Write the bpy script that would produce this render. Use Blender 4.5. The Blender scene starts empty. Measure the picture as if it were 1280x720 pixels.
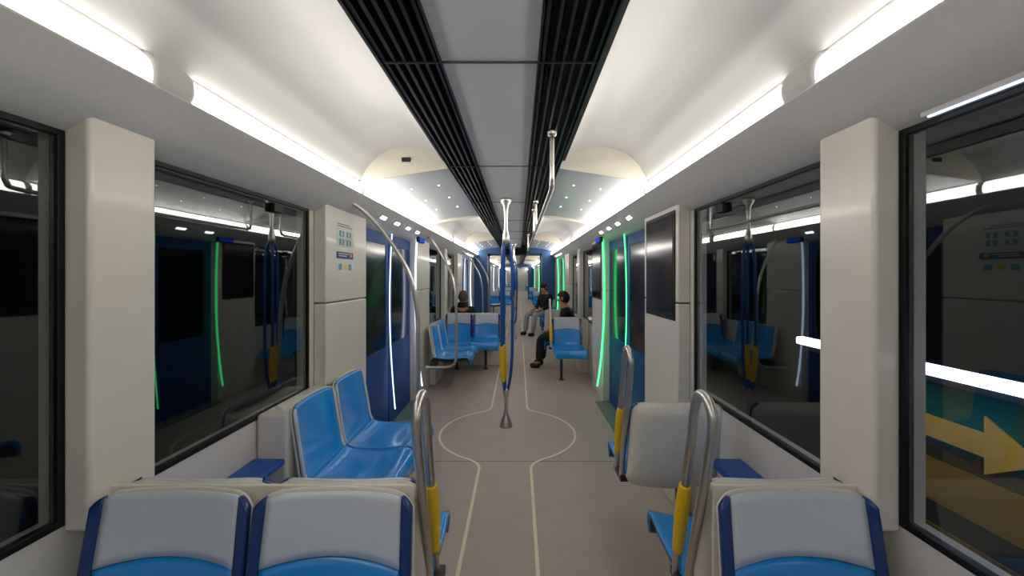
import bpy, bmesh, math, random
from mathutils import Vector, Matrix
PI=math.pi
sc=bpy.context.scene; C=sc.collection
random.seed(4)
# ---------------------------------------------------------------- camera
CX,CH,F=0.10,1.45,500.0
cd=bpy.data.cameras.new('camera'); cam=bpy.data.objects.new('camera',cd); C.objects.link(cam)
cam.location=(CX,0,CH); cam.rotation_euler=(PI/2,0,0)
cd.sensor_width=36; cd.lens=F/1280*36; cd.shift_x=-8/1280; cd.shift_y=-15/1280; cd.clip_start=0.02; cd.clip_end=200
sc.camera=cam
sc.view_settings.view_transform='Standard'
# ---------------------------------------------------------------- materials
def srgb(r,g,b):
    f=lambda c:(c/255/12.92) if c/255<=0.04045 else ((c/255+0.055)/1.055)**2.4
    return (f(r),f(g),f(b),1)
def mat(name,col,rough=.5,metal=0,noise=.0,scale=40,bump=0,coat=0,spec=.5):
    m=bpy.data.materials.new(name); m.use_nodes=True; nt=m.node_tree; p=nt.nodes['Principled BSDF']
    c=srgb(*col); p.inputs['Base Color'].default_value=c; p.inputs['Roughness'].default_value=rough; p.inputs['Metallic'].default_value=metal
    p.inputs['Specular IOR Level'].default_value=spec
    if coat: p.inputs['Coat Weight'].default_value=coat; p.inputs['Coat Roughness'].default_value=.08
    tc=nt.nodes.new('ShaderNodeTexCoord'); n=nt.nodes.new('ShaderNodeTexNoise'); n.inputs['Scale'].default_value=scale; n.inputs['Detail'].default_value=4
    nt.links.new(tc.outputs['Object'],n.inputs['Vector'])
    if noise:
        r=nt.nodes.new('ShaderNodeValToRGB'); a=[max(0,x*(1-noise)) for x in c[:3]]; b=[min(1,x*(1+noise)) for x in c[:3]]
        r.color_ramp.elements[0].position=.3; r.color_ramp.elements[1].position=.7
        r.color_ramp.elements[0].color=(*a,1); r.color_ramp.elements[1].color=(*b,1)
        nt.links.new(n.outputs['Fac'],r.inputs['Fac']); nt.links.new(r.outputs['Color'],p.inputs['Base Color'])
    if bump:
        bu=nt.nodes.new('ShaderNodeBump'); bu.inputs['Strength'].default_value=bump; bu.inputs['Distance'].default_value=.002
        nt.links.new(n.outputs['Fac'],bu.inputs['Height']); nt.links.new(bu.outputs['Normal'],p.inputs['Normal'])
    return m
def glassmat(name,tint,f0=.08,g0=.85):
    m=bpy.data.materials.new(name); m.use_nodes=True; nt=m.node_tree; nt.nodes.clear()
    o=nt.nodes.new('ShaderNodeOutputMaterial'); mx=nt.nodes.new('ShaderNodeMixShader'); t=nt.nodes.new('ShaderNodeBsdfTransparent'); g=nt.nodes.new('ShaderNodeBsdfGlossy')
    lw=nt.nodes.new('ShaderNodeLayerWeight'); lw.inputs['Blend'].default_value=.5
    pw=nt.nodes.new('ShaderNodeMath'); pw.operation='POWER'; pw.inputs[1].default_value=3.0
    ma=nt.nodes.new('ShaderNodeMath'); ma.operation='MULTIPLY_ADD'; ma.inputs[1].default_value=.85-f0; ma.inputs[2].default_value=f0
    t.inputs['Color'].default_value=(tint*.95,tint,tint,1); g.inputs['Roughness'].default_value=.015; g.inputs['Color'].default_value=(g0*.93,g0,g0,1)
    nt.links.new(lw.outputs['Facing'],pw.inputs[0]); nt.links.new(pw.outputs[0],ma.inputs[0])
    nt.links.new(ma.outputs[0],mx.inputs[0]); nt.links.new(t.outputs[0],mx.inputs[1]); nt.links.new(g.outputs[0],mx.inputs[2]); nt.links.new(mx.outputs[0],o.inputs['Surface'])
    return m
def emis(name,col,s):
    m=bpy.data.materials.new(name); m.use_nodes=True; nt=m.node_tree; nt.nodes.clear()
    o=nt.nodes.new('ShaderNodeOutputMaterial'); e=nt.nodes.new('ShaderNodeEmission'); e.inputs[0].default_value=srgb(*col); e.inputs[1].default_value=s
    nt.links.new(e.outputs[0],o.inputs['Surface']); return m
M=dict(
 wall=mat('cream_laminate',(220,214,204),.32,noise=.03,scale=6,coat=.2),
 lower=mat('lower_wall',(216,210,201),.45,noise=.03,scale=8),
 soffit=mat('soffit_grey',(196,195,193),.4,noise=.03,scale=60),
 cover=mat('cover_white',(188,186,184),.4,noise=.02),
 vault=mat('vault_white',(196,196,195),.42,noise=.02,scale=5),
 arch=mat('arch_cream',(206,201,188),.4,noise=.02),
 doorceil=mat('door_ceiling',(200,205,211),.32,noise=.02,coat=.1),
 panel=mat('ceiling_panel',(214,216,219),.42,noise=.04,scale=90),
 dark=mat('dark_recess',(8,10,12),.6,noise=.1),
 slat=mat('vent_slat',(14,24,28),.3,metal=.2,noise=.1),
 seam=mat('seam',(70,66,62),.6,noise=.1),
 floor=mat('floor_rubber',(184,169,159),.5,noise=.05,scale=5,bump=.05),
 line=mat('floor_line',(242,230,202),.5,noise=.06),
 teal=mat('threshold',(120,140,132),.4,metal=.3,noise=.08),
 frame=mat('black_frame',(10,11,13),.5,noise=.1,spec=.3),
 blue=mat('seat_blue',(24,148,232),.2,noise=.04,scale=10,coat=.5),
 navy=mat('seat_navy',(14,54,122),.3,noise=.05,coat=.3),
 ledge=mat('ledge_blue',(14,84,176),.35,noise=.05),
 grey=mat('seat_headrest',(204,210,220),.28,noise=.05,scale=300,coat=.3),
 shell=mat('seat_shell',(222,218,208),.38,noise=.03),
 under=mat('seat_under',(44,46,52),.5,noise=.1),
 steel=mat('satin_steel',(206,202,196),.34,metal=1,noise=.05,scale=80),
 yellow=mat('yellow_grip',(240,194,28),.45,noise=.04),
 bpole=mat('blue_pole',(22,80,160),.35,noise=.05,coat=.2),
 door=mat('door_blue',(14,66,134),.5,noise=.04,spec=.25),
 gang=mat('gangway_blue',(34,78,130),.45,noise=.06),
 black=mat('black_plastic',(16,16,18),.45,noise=.1),
 tunnel=mat('tunnel_concrete',(20,20,22),.9,noise=.3,scale=3),
 glass=glassmat('window_glass',.7),
 dglass=mat('dark_glass',(6,8,12),.12,noise=.1,spec=.18),
 light=emis('cove_light',(255,248,238),16.0),
 cool=emis('cool_light',(226,240,255),16.0),
 green=emis('green_led',(70,255,140),2.6),
 white=emis('white_led',(206,222,255),2.4),
 bar=emis('platform_light',(228,234,255),6.0),
 disp=emis('blue_display',(30,80,230),1.0),
 sblue=mat('sticker_blue',(30,60,140),.5,noise=.03), steal=mat('sticker_teal',(60,165,175),.5,noise=.03), swhite=mat('sticker_white',(222,220,212),.5,noise=.02),
 tealband=mat('band_teal',(18,104,92),.5,noise=.05), ochre=mat('band_ochre',(164,124,34),.5,noise=.05), gold=mat('band_gold',(240,190,70),.5,noise=.05), olive=mat('band_olive',(70,60,28),.6,noise=.1),
 skin=mat('skin',(180,130,104),.5,noise=.05), hair=mat('hair',(20,16,14),.6,noise=.2), coat=mat('coat_black',(16,17,20),.8,noise=.2), trous=mat('trousers_dark',(22,24,30),.8,noise=.2),
 tan=mat('hood_tan',(96,74,48),.8,noise=.2), light_t=mat('trousers_light',(170,172,176),.8,noise=.1), shoe=mat('shoes',(24,22,22),.6,noise=.1))
# ---------------------------------------------------------------- mesh helpers
def box(bm,x0,x1,y0,y1,z0,z1):
    x0,x1=sorted((x0,x1)); y0,y1=sorted((y0,y1)); z0,z1=sorted((z0,z1))
    v=[bm.verts.new(p) for p in ((x0,y0,z0),(x1,y0,z0),(x1,y1,z0),(x0,y1,z0),(x0,y0,z1),(x1,y0,z1),(x1,y1,z1),(x0,y1,z1))]
    for f in ((0,3,2,1),(4,5,6,7),(0,1,5,4),(1,2,6,5),(2,3,7,6),(3,0,4,7)): bm.faces.new([v[i] for i in f])
def catmull(pts,n=6):
    P=[Vector(p) for p in pts]; out=[]
    for i in range(len(P)-1):
        p0=P[max(i-1,0)];p1=P[i];p2=P[i+1];p3=P[min(i+2,len(P)-1)]
        for k in range(n):
            t=k/n; out.append(.5*((2*p1)+(p2-p0)*t+(2*p0-5*p1+4*p2-p3)*t*t+(3*p1-p0-3*p2+p3)*t**3))
    out.append(P[-1]); return out
def tube(bm,pts,r,n=12,smooth=6,closed_ends=True):
    P=catmull(pts,smooth) if smooth>1 else [Vector(p) for p in pts]
    rings=[]; up=None
    for i,p in enumerate(P):
        t=(P[min(i+1,len(P)-1)]-P[max(i-1,0)]).normalized()
        if up is None:
            up=t.orthogonal().normalized()
        up=(up-t*up.dot(t)).normalized(); s=t.cross(up)
        rr=r(i/(len(P)-1)) if callable(r) else r
        rings.append([bm.verts.new(p+(up*math.cos(2*PI*k/n)+s*math.sin(2*PI*k/n))*rr) for k in range(n)])
    for a,b in zip(rings,rings[1:]):
        for k in range(n): bm.faces.new((a[k],a[(k+1)%n],b[(k+1)%n],b[k]))
    if closed_ends: bm.faces.new(rings[0][::-1]); bm.faces.new(rings[-1])
def prof(bm,pts,y0,y1):
    a=[bm.verts.new((p[0],y0,p[1])) for p in pts]; b=[bm.verts.new((p[0],y1,p[1])) for p in pts]
    for i in range(len(pts)-1): bm.faces.new((a[i],a[i+1],b[i+1],b[i]))
def lathe(bm,pr,cx,cy,n=24):
    rings=[[bm.verts.new((cx+r*math.cos(2*PI*k/n),cy+r*math.sin(2*PI*k/n),z)) for k in range(n)] for r,z in pr]
    for a,b in zip(rings,rings[1:]):
        for k in range(n): bm.faces.new((a[k],a[(k+1)%n],b[(k+1)%n],b[k]))
    bm.faces.new(rings[0][::-1]); bm.faces.new(rings[-1])
def obj(name,bm,m,parent=None,bevel=0,smooth=False,solid=0,off=-1,norm=True):
    if norm: bmesh.ops.recalc_face_normals(bm,faces=bm.faces)
    me=bpy.data.meshes.new(name); bm.to_mesh(me); bm.free()
    if smooth:
        for p in me.polygons: p.use_smooth=True
    me.materials.append(m); o=bpy.data.objects.new(name,me); C.objects.link(o)
    if parent: o.parent=parent
    if solid:
        s=o.modifiers.new('s','SOLIDIFY'); s.thickness=solid; s.offset=off
    if bevel:
        b=o.modifiers.new('b','BEVEL'); b.width=bevel; b.segments=3; b.limit_method='ANGLE'
        for p in me.polygons: p.use_smooth=True
        b.harden_normals=True
    return o
def B(): return bmesh.new()
def thing(name,label,cat,loc=(0,0,0),rotz=0,group=None):
    o=bpy.data.objects.new(name,None); C.objects.link(o); o.location=loc; o.rotation_euler=(0,0,rotz); o.empty_display_size=.1
    o['label']=label;o['category']=cat
    if group:o['group']=group
    return o
def tag(o,label,cat,group=None):
    o['label']=label;o['category']=cat
    if group:o['group']=group
    return o
def struct(name,bm=None,m=None,**k):
    if bm is None: o=bpy.data.objects.new(name,None); C.objects.link(o)
    else: o=obj(name,bm,m,**k)
    o['kind']='structure'; return o
def dup(root,loc,rotz=0,label=None,group=None):
    r=root.copy(); C.objects.link(r); r.location=loc; r.rotation_euler=(0,0,rotz)
    if label: r['label']=label
    if group: r['group']=group
    elif 'group' in r: del r['group']
    for ch in list(root.children):
        c=ch.copy(); C.objects.link(c); c.parent=r
        for g in ch.children:
            d=g.copy(); C.objects.link(d); d.parent=c
    return r
cnt={}
def num(k): cnt[k]=cnt.get(k,0)+1; return '%s_%d'%(k,cnt[k])
# ---------------------------------------------------------------- layout
W=1.15; Y0=-3.4
CARS=[(Y0,10.6,[1.2,6.52],[-1.46,3.86,9.18]),
      (11.6,25.1,[15.68,21.0],[13.02,18.34,23.66]),
      (26.1,39.6,[30.18,35.5],[27.52,32.84,38.16])]
bm=B(); box(bm,-W,W,Y0,39.6,-.06,0); struct('floor',bm,M['floor'])
VAULT=catmull([(.385,2.2,0),(.41,2.25,0),(.50,2.305,0),(.66,2.335,0),(.81,2.305,0),(.92,2.22,0),(.985,2.105,0)],5)
VAULT=[(p.x,p.y) for p in VAULT]
DOORC=[(.385,2.2),(.55,2.19),(.75,2.165),(.9,2.13),(.985,2.105)]
SOFF=[(p.x,p.y) for p in catmull([(1.17,1.845,0),(1.12,1.865,0),(1.05,1.915,0),(.99,1.98,0),(.965,2.012,0)],4)]
DIFF=[(p.x,p.y) for p in catmull([(.972,2.012,0),(.965,2.03,0),(.965,2.055,0),(.972,2.078,0),(.988,2.094,0)],4)]
COVER=[(p.x,p.y) for p in catmull([(.966,2.008,0),(.956,2.035,0),(.955,2.06,0),(.962,2.09,0),(.980,2.11,0)],4)]
lights=[]
side_name={-1:'left',1:'right'}
for ci,(y0,y1,bays,doors) in enumerate(CARS):
    ws={s:B() for s in (-1,1)}
    ceil=B(); box(ceil,-.167,.167,y0,y1,2.2,2.215)
    struct('ceiling' if ci==0 else 'ceiling.%03d'%ci,ceil,M['panel'])
    top=B(); box(top,-1.2,1.2,y0,y1,2.36,2.4); box(top,-.42,.42,y0,y1,2.24,2.26); struct(num('trim'),top,M['dark'])
    sb=B(); yy=y0+.3 if ci else .07
    while yy<y1:
        if yy>y0: box(sb,-.168,.168,yy-.005,yy+.005,2.196,2.203)
        yy+=1.33
    struct(num('trim'),sb,M['seam'])
    for s in (-1,1):
        b=B(); prof(b,[(s*x,z) for x,z in SOFF],y0,y1); struct(num('trim'),b,M['soffit'],smooth=True,solid=.006,norm=True)
        b=B(); prof(b,[(s*.992,2.0),(s*.992,2.11)],y0,y1); struct(num('trim'),b,M['cover'])
        edges=[]
        for c in bays:
            b=B(); prof(b,[(s*x,z) for x,z in VAULT],c-1.55,c+1.55); struct(num('trim'),b,M['vault'],smooth=True)
            edges+= [c-1.55,c+1.55]
        zones=[]; cur=y0
        for c in bays:
            if c-1.55>cur+.02: zones.append((cur,c-1.55))
            cur=c+1.55
        zones.append((cur,y1))
        for a,e in zones:
            b=B(); prof(b,[(s*x,z) for x,z in DOORC],a,e); struct(num('trim'),b,M['doorceil'],smooth=True)
        for e in edges:
            b=B(); low=[(x,2.2-(x-.385)/.6*.095-.012) for x,_ in VAULT]
            for (xa,za),(xb,zb),(_,la),(_,lb) in zip(VAULT,VAULT[1:],low,low[1:]):
                vs=[b.verts.new(p) for p in ((s*xa,e,la),(s*xb,e,lb),(s*xb,e,zb),(s*xa,e,za))]; b.faces.new(vs)
            bmesh.ops.remove_doubles(b,verts=b.verts,dist=.0005)
            struct(num('trim'),b,M['arch'],solid=.012,off=0)
        segs=[]
        for c in bays: segs+=[(c-1.53,c-.025),(c+.105,c+1.53)]
        for a,e in zones: segs.append((a+.02,e-.02))
        lights+= [(s,a,e,ci) for a,e in segs if e-a>.1]
        for c in bays:
            b=B(); n=14; g=[]
            for k in range(n+1):
                t=2*k/n-1; f=math.sqrt(max(0,1-t**4))
                g.append([b.verts.new((s*(x*f+(x+.02)*(1-f)),c+.04+t*.085,z)) for x,z in COVER])
            for A,E in zip(g,g[1:]):
                for i in range(len(COVER)-1): b.faces.new((A[i],A[i+1],E[i+1],E[i]))
            struct(num('trim'),b,M['cover'],smooth=True)
        w=ws[s]
        dz=[(d-.76,d+.76) for d in doors]
        cur=y0; solid=[]
        for a,e in dz: solid.append((cur,a)); cur=e
        solid.append((cur,y1))
        for a,e in solid: box(w,s*W,s*(W+.07),a,e,0,.77)
        box(w,s*W,s*(W+.07),y0,y1,1.85,2.02)
        wins=[]
        for c in bays: wins+= [(c-1.18,c-.1),(c+.1,c+1.18)]
        for a,e in solid:
            cu=a
            for wa,wb in wins:
                if wa>=a-.01 and wb<=e+.01:
                    if wa-cu>.01: box(w,s*W,s*(W+.07),cu,wa,.77,1.85)
                    cu=wb
            box(w,s*W,s*(W+.07),cu,e,.77,1.85)
        struct('wall_'+side_name[s] + ('' if ci==0 else '.%03d'%ci),w,M['lower'])
        for c in bays:
            b=B(); box(b,s*1.074,s*1.151,c-.105,c+.1,.745,1.93); struct(num('trim'),b,M['wall'],bevel=.014)
        for d in doors:
            for q in (-1,1):
                a=d+q*.77; e=d+q*1.42
                if e<y0 or e>y1: e=max(y0,min(y1,e))
                if abs(e-a)<.1: continue
                b=B(); box(b,s*1.074,s*1.151,a,e,.0,1.28); struct(num('trim'),b,M['wall'],bevel=.01)
                b=B(); box(b,s*1.074,s*1.151,a,e,1.286,1.94); struct(num('trim'),b,M['wall'],bevel=.01)
        for wa,wb in wins:
            r=struct(num('window'))
            t=.02
            b=B()
            ou=[(wa,.765),(wb,.765),(wb,1.85),(wa,1.85)]; inn=[(wa+t,.765+t),(wb-t,.765+t),(wb-t,1.85-t),(wa+t,1.85-t)]
            vo=[[b.verts.new((s*X,p[0],p[1])) for p in ou] for X in (1.143,1.17)]; vi=[[b.verts.new((s*X,p[0],p[1])) for p in inn] for X in (1.143,1.17)]
            for i in range(4):
                j=(i+1)%4
                b.faces.new((vo[0][i],vo[0][j],vi[0][j],vi[0][i])); b.faces.new((vo[1][i],vo[1][j],vi[1][j],vi[1][i]))
                b.faces.new((vo[0][i],vo[0][j],vo[1][j],vo[1][i])); b.faces.new((vi[0][i],vi[0][j],vi[1][j],vi[1][i]))
            obj('window_frame',b,M['frame'],r,bevel=.003)
            b=B()
            v=[b.verts.new(p) for p in ((s*1.150,wa,.77),(s*1.150,wb,.77),(s*1.150,wb,1.85),(s*1.150,wa,1.85))]; b.faces.new(v)
            obj('window_pane',b,M['glass'],r)
            b=B(); ym=wb-.33; box(b,s*1.125,s*1.15,ym-.04,ym+.04,1.775,1.82)
            obj('window_latch',b,M['frame'],r,bevel=.004)
        for d in doors:
            r=struct(num('door'))
            for q in (-1,1):
                A,E=sorted((d+q*.012,d+q*.765))
                b=B(); X0,X1=s*1.15,s*1.185
                box(b,X0,X1,A,E,.0,.78); box(b,X0,X1,A,E,1.74,1.93); box(b,X0,X1,A,A+.08,.78,1.74); box(b,X0,X1,E-.08,E,.78,1.74)
                lf=obj('door_leaf',b,M['door'],r,bevel=.006)
                b=B(); box(b,s*1.154,s*1.17,A+.07,E-.07,.77,1.75); obj('door_pane',b,M['dglass'],lf)
                if q>0:
                    b=B()
                    tube(b,[(s*1.095,d+.018,.16),(s*1.115,d+.018,.40),(s*1.14,d+.018,.8),(s*1.148,d+.018,1.2),(s*1.14,d+.018,1.6),(s*1.125,d+.018,1.86)],.006,8,4)
                    obj('edge_light',b,M['green'] if s>0 else M['white'],lf)
                    b=B(); tube(b,[(s*1.01,d+.757,.18),(s*1.045,d+.757,.42),(s*1.08,d+.757,.85),(s*1.09,d+.757,1.2),(s*1.085,d+.757,1.6),(s*1.07,d+.757,1.88)],.010,8,4)
                    obj('jamb_light',b,M['green'] if s>0 else M['white'],r)
            b=B(); box(b,s*.985,s*1.19,d-.76,d+.76,-.01,.004); obj('threshold',b,M['teal'],r)
b=B(); box(b,-W,W,3.128,3.131,-.002,.0012); struct(num('trim'),b,M['seam'])
b=B(); R=.62; XF=.315
def ring(bm,cy,r0,r1,n=96):
    pr=[]
    for k in range(n):
        a=2*PI*k/n
        pr.append((bm.verts.new((r0*math.cos(a),cy+r0*math.sin(a),.0025)),bm.verts.new((r1*math.cos(a),cy+r1*math.sin(a),.0025)),a))
    for k in range(n):
        a=pr[k]; c=pr[(k+1)%n]; am=a[2]+PI/n
        if abs(math.cos(am))*R<XF-.006: continue
        bm.faces.new((a[0],a[1],c[1],c[0]))
q=math.sqrt(R*R-.195**2)+.12
def fillet(bm,cy,sx,sy):
    P0=Vector((.195,q)); P1=Vector((.195,.605)); P2=Vector((XF,math.sqrt(R*R-XF*XF))); last=None
    for k in range(11):
        t=k/10; p=P0*(1-t)**2+P1*2*t*(1-t)+P2*t*t; d=((P1-P0)*(1-t)+(P2-P1)*t).normalized(); n=Vector((-d.y,d.x))*.0105
        cur=[bm.verts.new((sx*(p.x+w_*n.x),cy+sy*(p.y+w_*n.y),.0025)) for w_ in (-1,1)]
        if last: bm.faces.new((last[0],last[1],cur[1],cur[0]))
        last=cur
alld=[3.71,9.18,13.02,18.34]; cur=Y0
for d in alld:
    ring(b,d,R-.011,R+.011)
    for s in (-1,1):
        for sy in (-1,1): fillet(b,d,s,sy)
        box(b,s*.195-.0095,s*.195+.0095,cur,d-q,-.002,.0025)
    cur=d+q
for s in (-1,1): box(b,s*.195-.0095,s*.195+.0095,cur,39,-.002,.0025)
struct(num('trim'),b,M['line'])
b=B(); box(b,-1.2,1.2,Y0-.07,Y0,0,2.4); struct('wall_rear',b,M['soffit'])
b=B(); box(b,-1.2,1.2,39.6,39.7,0,2.4); struct('wall_front',b,M['soffit'])
for gi,(a,e) in enumerate(((10.6,11.6),(25.1,26.1))):
    for yb in (a,e):
        b=B()
        for s in (-1,1): box(b,s*.72,s*1.16,yb-.03,yb+.03,0,2.25)
        box(b,-.72,.72,yb-.03,yb+.03,2.04,2.25)
        struct(num('trim'),b,M['gang'],bevel=.01)
    b=B()
    for s in (-1,1):
        for k in range(8): box(b,s*(.74+.03*(k%2)),s*.85,a+.03+k*.118,a+.03+(k+1)*.118,0,2.0)
    struct(num('trim'),b,M['gang'])
    b=B(); box(b,-.8,.8,a+.03,e-.03,2.06,2.1); struct(num('trim'),b,M['soffit'])
CL={-0.33:'before the nearest pillar, at the very top corner',1.3:'just beyond the nearest pillar',4.99:'over the window just past the first doors',6.62:'over the farther window past the first doors',-3.38:'behind the viewer',2.77:'above the first doorway',8.09:'above the second doorway'}
for s,a,e,ci in lights:
    if ci==0:
        k=min(CL,key=lambda v:abs(v-a)); lab='glowing white cove light on the %s, %s'%(side_name[s],CL[k]); g=None
    else: lab='thin glowing cove light far down the train past the gangway'; g='cove lights beyond the gangway'
    t=thing('cove_light',lab,'ceiling light',(s*.97,a,2.05),0,g)
    b=B(); prof(b,[(s*x-s*.97,z-2.05) for x,z in DIFF],0,e-a); obj('diffuser',b,M['light'],t,smooth=True)
    for y in (0,e-a):
        b=B()
        vs=[b.verts.new((s*x-s*.97+s*.003,y,z-2.05)) for x,z in DIFF]; vs.append(b.verts.new((s*.022,y,-.035))); b.faces.new(vs)
        obj('end_cap',b,M['soffit'],t)
for ci,(y0,y1,_,_) in enumerate(CARS):
    for s in (-1,1):
        if ci: lab='dark louvred ceiling vent far beyond the gangway'; g='far ceiling vents'
        else: lab='long black louvred ceiling vent %s'%('left of the central grey ceiling panels' if s<0 else 'right of the central ceiling panels, above the hanging rail'); g=None
        t=thing('ceiling_vent',lab,'vent',(s*.276,y0,2.2),0,g); L=y1-y0
        b=B(); box(b,-.108,.108,0,L,.03,.036); obj('backing',b,M['dark'],t)
        b=B()
        for k in range(6):
            x=-.09+k*.036
            v=[(x-.006,-.004),(x+.004,-.004),(x+.016,.024),(x+.008,.024)]
            a=[b.verts.new((p[0],0,p[1])) for p in v]; e=[b.verts.new((p[0],L,p[1])) for p in v]
            for i in range(4): b.faces.new((a[i],a[(i+1)%4],e[(i+1)%4],e[i]))
            b.faces.new(a[::-1]); b.faces.new(e)
        obj('louvres',b,M['slat'],t)
        for x in (-.108,.102):
            b=B(); box(b,x,x+.006,0,L,-.008,.03); obj('vent_rim',b,M['slat'],t)
        yy=.07-y0-2.66
        while yy<L and ci==0:
            b=B(); box(b,-.108,.108,yy-.004,yy+.004,-.006,.0); obj('cross_strip',b,M['dark'],t); yy+=1.33
first=None
for ci,(y0,y1,bays,doors) in enumerate(CARS[:2]):
    for di,d in enumerate(doors if ci else doors[1:]):
        for s in (-1,1):
            for k in range(4):
                y=d-.55+k*.37
                pos=['nearest','second nearest','third','farthest'][k]
                if ci==0:
                    lab='small bright rectangular lamp, %s of four above the %s %s doors'%(pos,side_name[s],['first','second'][di]); g=None
                else: lab='tiny bright lamp above doors past the gangway'; g='lamps over doors beyond the gangway'
                if first is None:
                    t=thing('door_lamp',lab,'lamp',(0,0,0),0,g)
                    b=B(); box(b,-.022,.022,-.07,.07,-.006,.006); obj('lamp_housing',b,M['soffit'],t,bevel=.003)
                    b=B(); box(b,-.013,.013,-.056,.056,-.010,-.005); obj('lamp_lens',b,M['cool'],t)
                    first=t; t.location=(s*1.02,y,1.935); t.rotation_euler=(0,s*.72,0)
                else:
                    t=dup(first,(s*1.02,y,1.935),0,lab,g); t.rotation_euler=(0,s*.72,0)
first=None
for di,d in enumerate(CARS[0][3][1:]):
    for s in (-1,1):
        for k in range(3):
            for j in range(2):
                x=s*(.55+.22*j); z=2.188 if j==0 else 2.158; y=d-.6+.5*k
                lab='pinpoint ceiling spotlight, %s row %s, %s side above the %s doorway'%(['near','middle','far'][k],['beside the vent','beside the cove'][j],side_name[s],['first','second'][di])
                if first is None:
                    first=thing('ceiling_spotlight',lab,'spotlight',(x,y,z))
                    b=B(); lathe(b,[(.009,0),(.009,.004)],0,0,12); obj('bezel',b,M['steel'],first)
                    b=B(); lathe(b,[(.006,-.002),(.006,.002)],0,0,12); obj('lens',b,M['cool'],first)
                else: dup(first,(x,y,z),0,lab)
t=thing('line_light','thin white line of light under the soffit above the nearest right window','light',(1.125,.3,1.856))
b=B(); box(b,-.003,.003,0,.70,-.010,-.004); obj('lens',b,M['white'],t)
b=B(); box(b,-.010,.010,-.01,.71,-.006,.008); obj('housing',b,M['soffit'],t)
# ---------------------------------------------------------------- seats
PR=[Vector(p) for p in catmull([(.06,.850,0),(.05,.797,0),(.034,.70,0),(.014,.58,0),(-.0,.50,0),(-.03,.452,0),(-.09,.428,0),(-.2,.42,0),(-.33,.425,0),(-.41,.436,0),(-.448,.428,0),(-.466,.395,0),(-.462,.35,0)],8)]
S=[0]
for a,c in zip(PR,PR[1:]): S.append(S[-1]+(c-a).length)
SL=S[-1]
def at(s):
    s=max(0,min(SL-1e-6,s))
    for i in range(len(S)-1):
        if S[i+1]>=s:
            t=(s-S[i])/(S[i+1]-S[i]); p=PR[i].lerp(PR[i+1],t); d=(PR[min(i+2,len(PR)-1)]-PR[max(i-1,0)]).normalized(); return p,d
def hw(s):
    return .215+.0065*min(1,max(0,s/.3))-(.02*max(0,(s-.7)/.25)**2 if s>.7 else 0)
def sp(u,s,off=0):
    p,d=at(s); n=(d.y,-d.x)
    o=off+.024*u*u
    return (u*hw(s),p.x+n[0]*o,p.y+n[1]*o)
def stop(u): return .006*u*u+.035*abs(u)**10
def grid(bm,us,fs,nv,off=0):
    g=[[bm.verts.new(sp(u,fs(u)[0]+(fs(u)[1]-fs(u)[0])*j/nv, off(u,j/nv) if callable(off) else off)) for j in range(nv+1)] for u in us]
    for a,c in zip(g,g[1:]):
        for j in range(nv): bm.faces.new((a[j],a[j+1],c[j+1],c[j]))
def lin(a,b,n): return [a+(b-a)*i/n for i in range(n+1)]
def make_seat(label,group,kind):
    t=thing('train_seat',label,'seat',(0,0,0),0,group)
    wall=kind=='wall'
    E=.92 if wall else .865; sb=lambda u:.17+.035*u*u
    if wall:
        b=B(); grid(b,lin(-E,E,20),lambda u:(stop(u)+.006,.412),22,.001); obj('backrest',b,M['blue'],t,smooth=True,solid=.012,off=0)
    else:
        b=B(); grid(b,lin(-E,E,20),lambda u:(stop(u)+.006,sb(u)),8,.004); obj('headrest',b,M['grey'],t,smooth=True,solid=.012,off=0)
        b=B(); grid(b,lin(-E,E,20),lambda u:(sb(u)+.004,.41),12,.002); obj('backrest',b,M['blue'],t,smooth=True,solid=.012,off=0)
    b=B(); grid(b,lin(-1,1,22),lambda u:(.405,SL),24,0); obj('seat',b,M['blue'],t,smooth=True,solid=.014,off=0)
    for q in (-1,1):
        b=B(); us=lin(E+.006,1,5) if q>0 else lin(-1,-E-.006,5)
        grid(b,us,lambda u:(stop(u),.405),20,.004); obj('side_trim',b,M['grey'] if wall else M['navy'],t,smooth=True,solid=.016,off=0)
    deep={'pair':.008,'wall':.02,'single':.035}[kind]
    send=.52 if kind=='single' else .43
    def dome(u,v): return -.012-deep*math.sqrt(max(0,1-abs(u)**12))*min(1,math.sqrt(max(0,v*12)))*min(1,math.sqrt(max(0,(1-v)*10)))
    b=B(); grid(b,lin(-1,1,28),lambda u:(stop(u),send-(.02*abs(u)**8 if kind=='single' else 0)),24,dome); obj('back_cover',b,M['shell'],t,smooth=True,solid=.006,off=0)
    b=B(); grid(b,lin(-.97,.97,20),lambda u:(send-.01,SL-.01),16,lambda u,v:-.012-.035*math.sqrt(max(0,1-abs(u)**4))*min(1,math.sqrt(max(0,(1-v)*5)))*min(1,math.sqrt(v*8)))
    obj('seat_underside',b,M['under'],t,smooth=True,solid=.006,off=0)
    b=B()
    if not wall:
        y=-.18; x=-.10 if kind=='single' else 0
        tube(b,[(x,y,.395),(x,y,.30),(x,y,.10),(x,y,0)],lambda v:.022-.004*v,12,4); obj('leg',b,M['under'],t,smooth=True)
        b=B(); lathe(b,[(.04,0),(.038,.010),(.022,.016)],x,y,20); obj('foot_plate',b,M['under'],t)
    else:
        box(b,-.16,.16,.0,.05,.30,.40); obj('mount_rail',b,M['under'],t,bevel=.004)
        t.scale=(.96,.94,.965)
    return t
protos={}
def place(x,y,f,label,group=None,kind='pair'):
    rz={'cam':0,'away':PI,'right':PI/2,'left':-PI/2}[f]
    if kind not in protos:
        o=make_seat(label,group,kind); o.location=(x,y,0); o.rotation_euler=(0,0,rz); protos[kind]=o; return o
    return dup(protos[kind],(x,y,0),rz,label,group)
place(-.855,1.072,'cam','foreground blue seat with white headrest facing camera, window side of the left pair')
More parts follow.
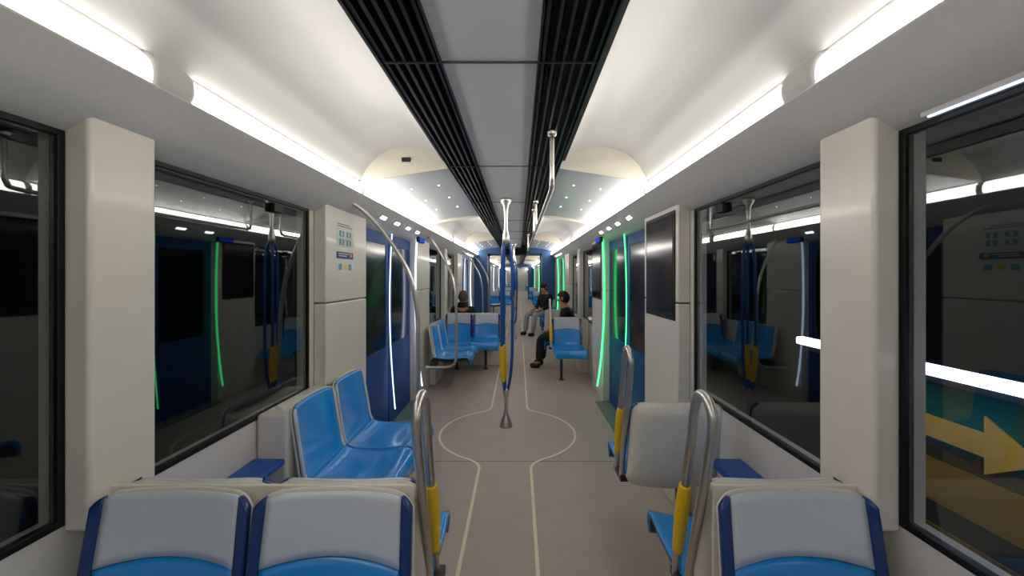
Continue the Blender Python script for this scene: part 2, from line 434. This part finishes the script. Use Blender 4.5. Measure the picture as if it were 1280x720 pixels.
place(-.408,1.072,'cam','foreground blue seat with white headrest facing camera, aisle side of the left pair')
place(.868,1.072,'cam','single foreground blue seat with white headrest facing camera by right window')
place(-.855,1.240,'away','seat facing away hidden behind the foreground left window-side seat')
place(-.408,1.240,'away','seat facing away behind the foreground left aisle-side seat, only its blue edge showing')
place(.868,1.240,'away','seat facing away behind the single foreground right seat, blue cushion beside the rail')
place(.86,1.96,'away','seat seen from behind with pale grey shell, right side before green doors',kind='single')
place(-.955,2.13,'right','nearer of two blue wall seats facing the aisle by left window, before the doors',kind='wall')
place(-.955,2.57,'right','second blue wall seat facing the aisle, beside curved pole left of first doors',kind='wall')
place(-.955,5.14,'right','nearer of two blue wall seats facing the aisle just past the first left doors',kind='wall')
place(-.955,5.59,'right','farther of two blue wall seats facing the aisle just past the first left doors',kind='wall')
place(-.857,6.42,'cam','distant left seat facing camera with white headrest, window side, past first doors')
place(-.41,6.42,'cam','distant left seat facing camera with white headrest, aisle side, past first doors')
place(-.857,6.60,'away','distant seat facing away under the tan-hooded passenger on left')
place(-.41,6.60,'away','distant seat facing away behind the left aisle-side pair seat')
place(.80,5.77,'cam','blue seat facing camera on the right just past the green-lit doors',kind='single')
place(.955,6.27,'left','distant right seat facing the aisle under the passenger in black',kind='wall')
place(-.955,7.45,'right','wall seat facing aisle well past the seated passengers, nearer of the pair',kind='wall')
place(-.955,7.9,'right','wall seat facing aisle just before the second left doors',kind='wall')
place(.80,7.3,'away','distant right seat facing away just before the second doors')
FG='seats far beyond the gangway'
FL='small blue seat far down the train beyond the gangway'
for bc in (15.68,21.0,30.18):
    for x in (-.857,-.41,.862): place(x,bc-.07,'cam',FL,FG)
    for dy in (-1.38,-.93,.93,1.38): place(-.955,bc+dy,'right',FL,FG,'wall')
def wbox(y0,y1,s=-1):
    b=B(); box(b,s*1.15,s*.998,y0,y1,0,.79); struct(num('trim'),b,M['wall'],bevel=.02)
wbox(1.9,2.42); wbox(5.30,5.84); wbox(7.2,7.78); wbox(5.95,6.5,1)
for s,lab in ((-1,'narrow blue padded ledge under the left window between seats'),(1,'narrow blue padded ledge under the right window beyond the front seat')):
    t=thing('wall_ledge',lab,'ledge',(s*1.15,1.56,.56))
    b=B(); box(b,-s*.15,0,0,.33,.0,.03); obj('pad',b,M['ledge'],t,bevel=.01)
    for y in (.05,.25):
        b=B(); box(b,-s*.10,0,y,y+.03,-.05,0); obj('bracket',b,M['under'],t)
for x0,x1,yc,lab in ((-1.08,-.20,1.157,'pale capping strip along the top between the left back-to-back seats'),(.66,1.09,1.157,'pale capping strip on top behind the right foreground seat'),(-1.08,-.20,6.51,'pale capping strip between the distant back-to-back seats')):
    b=B(); box(b,x0,x1,yc-.006,yc+.006,0,.848); tag(obj('seat_divider',b,M['shell'],bevel=.005),lab,'divider')
def make_rail(lab,group=None):
    t=thing('seat_handrail',lab,'handrail',(0,0,0),0,group)
    pts=[(0,.055,.43),(0,.02,.58),(0,-.04,.77),(0,-.10,.97),(0,-.112,1.055),(0,-.08,1.098),(0,-.03,1.095),(0,.0,1.045),(0,.03,.92),(0,.09,.70),(0,.13,.52),(0,.145,.43)]
    b=B(); tube(b,pts,.0145,14,6); obj('rail_loop',b,M['steel'],t,smooth=True)
    b=B(); tube(b,[(0,.069,.775),(0,.09,.70),(0,.129,.52)],lambda v:.018+.005*math.sin(PI*v),12,8); obj('grip_pad',b,M['yellow'],t,smooth=True)
    b=B(); box(b,-.012,.03,.03,.17,.415,.445); obj('mount',b,M['under'],t,bevel=.003)
    return t
rail=make_rail('looped steel handrail with yellow grip on the aisle end of foreground left seats'); rail.location=(-.183,1.225,0)
dup(rail,(.640,1.225,0),0,'looped steel handrail with yellow grip left of the foreground right seat')
dup(rail,(.625,1.98,0),0,'looped steel handrail with yellow grip on the pale-backed seat on right')
dup(rail,(-.17,6.43,0),PI,'distant looped handrail on the aisle end of left pair facing camera')
dup(rail,(.562,5.79,0),PI,'distant looped handrail beside the right seat past green doors')
def make_pole(lab,group=None):
    t=thing('grab_pole',lab,'pole',(0,0,0),0,group)
    b=B(); lathe(b,[(.055,2.2),(.05,2.17),(.022,2.12),(.016,2.0),(.016,1.92),(.032,1.83),(.036,1.76),(.02,1.74)],0,0); obj('top_post',b,M['steel'],t,smooth=True)
    b=B(); lathe(b,[(.062,0),(.06,.02),(.048,.06),(.026,.10),(.016,.15),(.016,.26),(.026,.31),(.03,.35),(.02,.37)],0,0); obj('base_post',b,M['steel'],t,smooth=True)
    for k in range(3):
        a=-.14+2*PI*k/3; ca,sa=math.cos(a),math.sin(a)
        rr=[(.014,1.80),(.042,1.72),(.058,1.6),(.063,1.3),(.063,1.0),(.060,.70),(.046,.50),(.028,.40),(.014,.34)]
        b=B(); tube(b,[(r*ca,r*sa,z) for r,z in rr],.0145,12,6); br=obj('branch',b,M['bpole'],t,smooth=True)
        if k:
            b=B(); tube(b,[(.062*ca,.062*sa,.78),(.059*ca,.059*sa,.68),(.048*ca,.048*sa,.52),(.038*ca,.038*sa,.44)],lambda v:.02+.006*math.sin(PI*v),12,6); obj('grip_pad',b,M['yellow'],br,smooth=True)
    return t
pole=make_pole('blue three-branched centre pole with yellow grips standing in the nearest floor circle'); pole.location=(-.02,3.86,0)
dup(pole,(-.0,9.18,0),0,'second three-branched centre pole, farther down the aisle before the gangway')
for y in (13.02,18.34): dup(pole,(0,y,0),0,'tiny centre pole in the aisle beyond the gangway','poles beyond the gangway')
def make_arch(lab):
    t=thing('curved_pole',lab,'pole')
    b=B(); tube(b,[(-.985,0,.36),(-.80,0,.36),(-.68,0,.39),(-.64,0,.52),(-.64,0,.95),(-.655,0,1.25),(-.715,-.02,1.50),(-.85,-.08,1.74),(-.96,-.15,1.88),(-1.04,-.25,1.955)],.0155,12,6); obj('tube',b,M['steel'],t,smooth=True)
    for p in ((-1.045,-.255,1.96),(-.99,0,.36)):
        b=B(); bmesh.ops.create_icosphere(b,subdivisions=2,radius=.024,matrix=Matrix.Translation(p)); obj('mount',b,M['steel'],t,smooth=True)
    return t
ar=make_arch('long curved steel pole arching from the ceiling beside the nearest left wall seats'); ar.location=(0,2.95,0)
for (y,lab) in ((4.77,'curved steel pole beyond the first left doors beside distant wall seats'),(8.27,'small distant curved steel pole before the second left doors'),(10.09,'smallest distant curved pole just before the gangway')):
    o=dup(ar,(0,y,0),0,lab)
    if y in (4.77,10.09): o.scale=(1,-1,1)
for (y0_,y1_,lab) in ((2.08,4.0,'pale overhead grab rail hanging under the right vent, nearest'),(4.5,7.2,'second overhead grab rail hanging under the right vent, farther off')):
    t=thing('overhead_rail',lab,'handrail',(.275,y0_,0)); L=y1_-y0_
    b=B(); tube(b,[(0,0,2.19),(0,0,2.0),(0,.01,1.94),(0,.05,1.915),(0,.3,1.91),(0,L-.3,1.91),(0,L-.05,1.915),(0,L-.01,1.94),(0,L,2.0),(0,L,2.19)],.0125,12,5); obj('tube',b,M['steel'],t,smooth=True)
    for y in (0,L):
        b=B(); lathe(b,[(.026,2.2),(.024,2.185),(.016,2.175)],0,y,16); obj('flange',b,M['steel'],t)
for (a,e) in ((2.48,3.03),(4.69,5.24)):
    r=struct(num('window'))
    b=B(); box(b,1.066,1.0745,a,e,1.17,1.86); obj('window_frame',b,M['frame'],r,bevel=.003)
    b=B(); box(b,1.064,1.068,a+.025,e-.025,1.195,1.835); obj('window_pane',b,M['dglass'],r)
b=B(); box(b,-.70,-.64,2.735,2.745,2.232,2.262); tag(obj('ceiling_sensor',b,M['black'],bevel=.004),'small black rectangular sensor on the left ceiling arch','sensor')
def sticker(lab,y,z,w,h,mode):
    X=-1.0743
    t=thing('information_sticker',lab,'sticker',(X,y,z))
    b=B(); box(b,0,.0015,0,w,0,h); obj('backing',b,M['swhite'] if mode!='blue' else M['sblue'],t)
    def line(m,*a):
        b=B(); box(b,*a); obj('text_line',b,M[m],t)
    if mode=='icons':
        for i in range(2):
            for j in range(2):
                b=B(); box(b,.0015,.0025,.04+i*.11,.11+i*.11,.012+j*.055,.050+j*.055); ic=obj('icon',b,M['steal'],t)
                b=B(); box(b,.0025,.0032,.066+i*.11,.084+i*.11,.016+j*.055,.046+j*.055); obj('pictogram',b,M['swhite'],ic)
        for k in range(2): line('sblue',.0015,.0025,.02,.24-.04*k,.132+.014*k,.137+.014*k)
    elif mode=='blue':
        line('swhite',.0015,.0025,.03,.19,.03,.036); line('swhite',.0015,.0025,.03,.15,.016,.022)
        b=B(); box(b,.0015,.0025,.205,.235,.014,.038); obj('icon',b,M['yellow'],t)
    else:
        for i,m in enumerate(('steal','yellow','steal')):
            b=B(); box(b,.0015,.0025,.03+i*.075,.08+i*.075,.014,.056); obj('icon',b,M[m],t)
sticker('white notice with teal pictograms at top of the left wall panel',2.58,1.645,.26,.165,'icons')
sticker('dark blue notice strip below the pictogram notice on left panel',2.58,1.565,.26,.045,'blue')
sticker('small teal and yellow pictogram strip, lowest on left panel',2.58,1.475,.26,.07,'strip')
for s,y,lab in ((-1,4.7,'small blue lit display above the left doors'),(1,4.7,'small blue lit display above the green-lit right doors')):
    t=thing('line_display',lab,'display',(s*1.05,y,1.87))
    b=B(); box(b,-.02,.02,-.12,.12,-.03,.03); obj('housing',b,M['black'],t,bevel=.004)
    b=B(); box(b,-s*.021,-s*.023,-.11,.11,-.02,.02); obj('screen',b,M['disp'],t)
t=thing('gangway_display','black display box hanging over the aisle at the gangway portal','display',(0,10.5,2.0))
b=B(); box(b,-.34,.34,-.04,.075,-.0,.19); obj('housing',b,M['black'],t,bevel=.008)
b=B(); box(b,-.3,.3,-.043,-.04,.02,.17); obj('screen',b,M['dglass'],t)
# ---------------------------------------------------------------- outside
for s in (-1,1):
    b=B(); box(b,s*2.6,s*2.7,-5,42,-.6,3.2); struct('wall_tunnel_'+side_name[s],b,M['tunnel'])
t=thing('platform_light','glowing white tube light outside the nearest right window','light',(1.74,-1.0,1.077))
b=B(); box(b,-.02,.03,0,3.34,-.021,.021); obj('tube',b,M['bar'],t,bevel=.010)
b=B(); box(b,.03,.125,0,3.34,-.055,-.03); obj('housing',b,M['black'],t)
t=thing('station_wall_panel','striped teal and gold station wall outside the nearest right window','wall panel',(1.86,-1.0,0))
b=B(); box(b,0,.06,0,2.9,-.2,1.05); obj('panel',b,M['olive'],t)
for n,m,z0,z1 in (('ochre_band','ochre',1.0,1.03),('teal_band','tealband',.76,1.0),('gold_band','ochre',.50,.68),('gold_band','ochre',.28,.40),('teal_band','tealband',.05,.18)):
    b=B(); box(b,-.006,.002,0,2.9,z0,z1); obj(n,b,M[m],t)
b=B(); dzz=.055
pts=[(2.76,.715),(2.76,.805),(2.50,.805),(2.50,.87),(2.33,.76),(2.50,.65),(2.50,.715)]
a=[b.verts.new((-.014,p[0],p[1]+dzz)) for p in pts]; e=[b.verts.new((-.004,p[0],p[1]+dzz)) for p in pts]
b.faces.new(a); b.faces.new(e[::-1])
for i in range(len(pts)): b.faces.new((a[i],a[(i+1)%len(pts)],e[(i+1)%len(pts)],e[i]))
obj('arrow',b,M['gold'],t)
# ---------------------------------------------------------------- people
def skin(name,V,E,R,m,parent,root=0,sub=2):
    me=bpy.data.meshes.new(name); me.from_pydata(V,E,[]); o=bpy.data.objects.new(name,me); C.objects.link(o); o.parent=parent
    md=o.modifiers.new('skin','SKIN'); md.use_smooth_shade=True
    if not me.skin_vertices:
        bpy.context.view_layer.objects.active=o; bpy.ops.mesh.customdata_skin_add()
    for i,r in enumerate(R):
        d=me.skin_vertices[0].data[i]; d.radius=(r,r); d.use_root=(i==root)
    s=o.modifiers.new('sub','SUBSURF'); s.levels=sub; s.render_levels=sub
    me.materials.append(m); return o
def person(lab,loc,rz,top,bottom,hood=None,kx=.0,bow=0.0):
    t=thing('person',lab,'person',loc,rz)
    hd=Vector((0,-bow*.9,-bow*.45))
    hz=lambda x,y,z:(x+hd.x,y+hd.y,z+hd.z)
    V=[(0,0,.53),(0,.03,.74),(0,.02-bow*.4,.94),hz(0,.02,1.05),hz(0,-.012,1.13),hz(0,-.016,1.2)]; E=[(0,1),(1,2),(2,3),(3,4),(4,5)]; R=[.11,.105,.115,.05,.075,.078]
    for s in (-1,1):
        i=len(V); V+=[(s*.17,.02-bow*.4,.965),(s*.22,-.05,.74),(s*.12,-.27,.63),(s*.10,-.33,.615)]; R+=[.055,.04,.028,.03]; E+=[(2,i),(i,i+1),(i+1,i+2),(i+2,i+3)]
        for k in range(4):
            j=len(V); fx=s*.10+(k-1.5)*.02; V+=[(fx,-.38,.607),(fx,-.405+.005*abs(k-1.5),.59)]; R+=[.009,.008]; E+=[(i+3,j),(j,j+1)]
        j=len(V); V+=[(s*.10-s*.045,-.34,.60)]; R+=[.009]; E+=[(i+2,j)]
    for s in (-1,1):
        i=len(V); o=kx if s<0 else kx*.6
        V+=[(s*.095,-.03,.53),(s*.12+o,-.42,.51),(s*.12+o*1.3,-.44,.10),(s*.12+o*1.3,-.56,.05)]; R+=[.08,.055,.034,.03]; E+=[(0,i),(i,i+1),(i+1,i+2),(i+2,i+3)]
    skin('body',V,E,R,M['skin'],t)
    JV=[(0,0,.52),(0,.03,.74),(0,.02-bow*.4,.93),(0,.005-bow*.6,1.01-bow*.2)]; JE=[(0,1),(1,2),(2,3)]; JR=[.135,.135,.14,.07]
    for s in (-1,1):
        i=len(JV); JV+=[(s*.17,.02-bow*.4,.955),(s*.225,-.05,.735),(s*.135,-.24,.64)]; JR+=[.075,.06,.045]; JE+=[(2,i),(i,i+1),(i+1,i+2)]
    skin('jacket',JV,JE,JR,top,t)
    TV=[(0,0,.52)]; TE=[]; TR=[.12]
    for s in (-1,1):
        i=len(TV); o=kx if s<0 else kx*.6
        TV+=[(s*.095,-.04,.53),(s*.12+o,-.42,.515),(s*.12+o*1.3,-.445,.10)]; TR+=[.09,.072,.062]; TE+=[(0,i),(i,i+1),(i+1,i+2)]
    skin('trousers',TV,TE,TR,bottom,t)
    for s in (-1,1):
        o=kx if s<0 else kx*.6; x=s*.12+o*1.3
        skin('shoe',[(x,-.42,.05),(x,-.5,.045),(x,-.60,.042)],[(0,1),(1,2)],[.05,.052,.042],M['shoe'],t)
    rot=Matrix.Translation(hz(0,0,1.19))@Matrix.Rotation(bow*5,4,'X')
    b=B(); bmesh.ops.create_uvsphere(b,u_segments=20,v_segments=14,radius=1,matrix=Matrix.Diagonal((.088,.105,.115,1)))
    for v in list(b.verts):
        if v.co.y<-.045 and v.co.z<.045: v.co.y=-.045
    b.transform(rot@Matrix.Translation((0,0,.01)))
    obj('hair',b,M['hair'] if hood is None else hood,t,smooth=True)
    if hood is not None:
        b=B(); lathe(b,[(.10,1.0),(.105,1.04),(.09,1.09),(.07,1.10)],0,.01,20); obj('collar',b,top,t,smooth=True)
    b=B(); bmesh.ops.create_icosphere(b,subdivisions=2,radius=1,matrix=rot@Matrix.Translation((0,-.098,-.015))@Matrix.Diagonal((.012,.016,.02,1))); obj('nose',b,M['skin'],t,smooth=True)
    for s in (-1,1):
        b=B(); bmesh.ops.create_icosphere(b,subdivisions=2,radius=.009,matrix=rot@Matrix.Translation((s*.03,-.084,.01))); obj('eye',b,M['hair'],t,smooth=True)
        b=B(); bmesh.ops.create_icosphere(b,subdivisions=2,radius=1,matrix=rot@Matrix.Translation((s*.086,-.01,-.005))@Matrix.Diagonal((.01,.02,.03,1))); obj('ear',b,M['skin'] if hood is None else hood,t,smooth=True)
    return t
o=person('passenger in black facing the aisle on the right, past the green doors',(.86,6.27,0),-PI/2-.3,M['coat'],M['trous'],bow=.06); o.scale=(.95,.95,.95)
o=person('passenger in a tan hood sitting with their back turned on the left',(-.84,6.80,0),PI,M['coat'],M['trous'],hood=M['tan']); o.scale=(.92,.92,.92)
person('far passenger in dark top and light trousers sitting by the right side of the aisle',(.78,9.95,0),-.9,M['coat'],M['light_t'],kx=-.1,bow=.06)
place(.86,10.1,'cam','seat by the gangway under the far passenger in light trousers')
w=bpy.data.worlds.new('world'); sc.world=w; w.use_nodes=True; w.node_tree.nodes['Background'].inputs[0].default_value=(.5,.6,.8,1); w.node_tree.nodes['Background'].inputs[1].default_value=.01
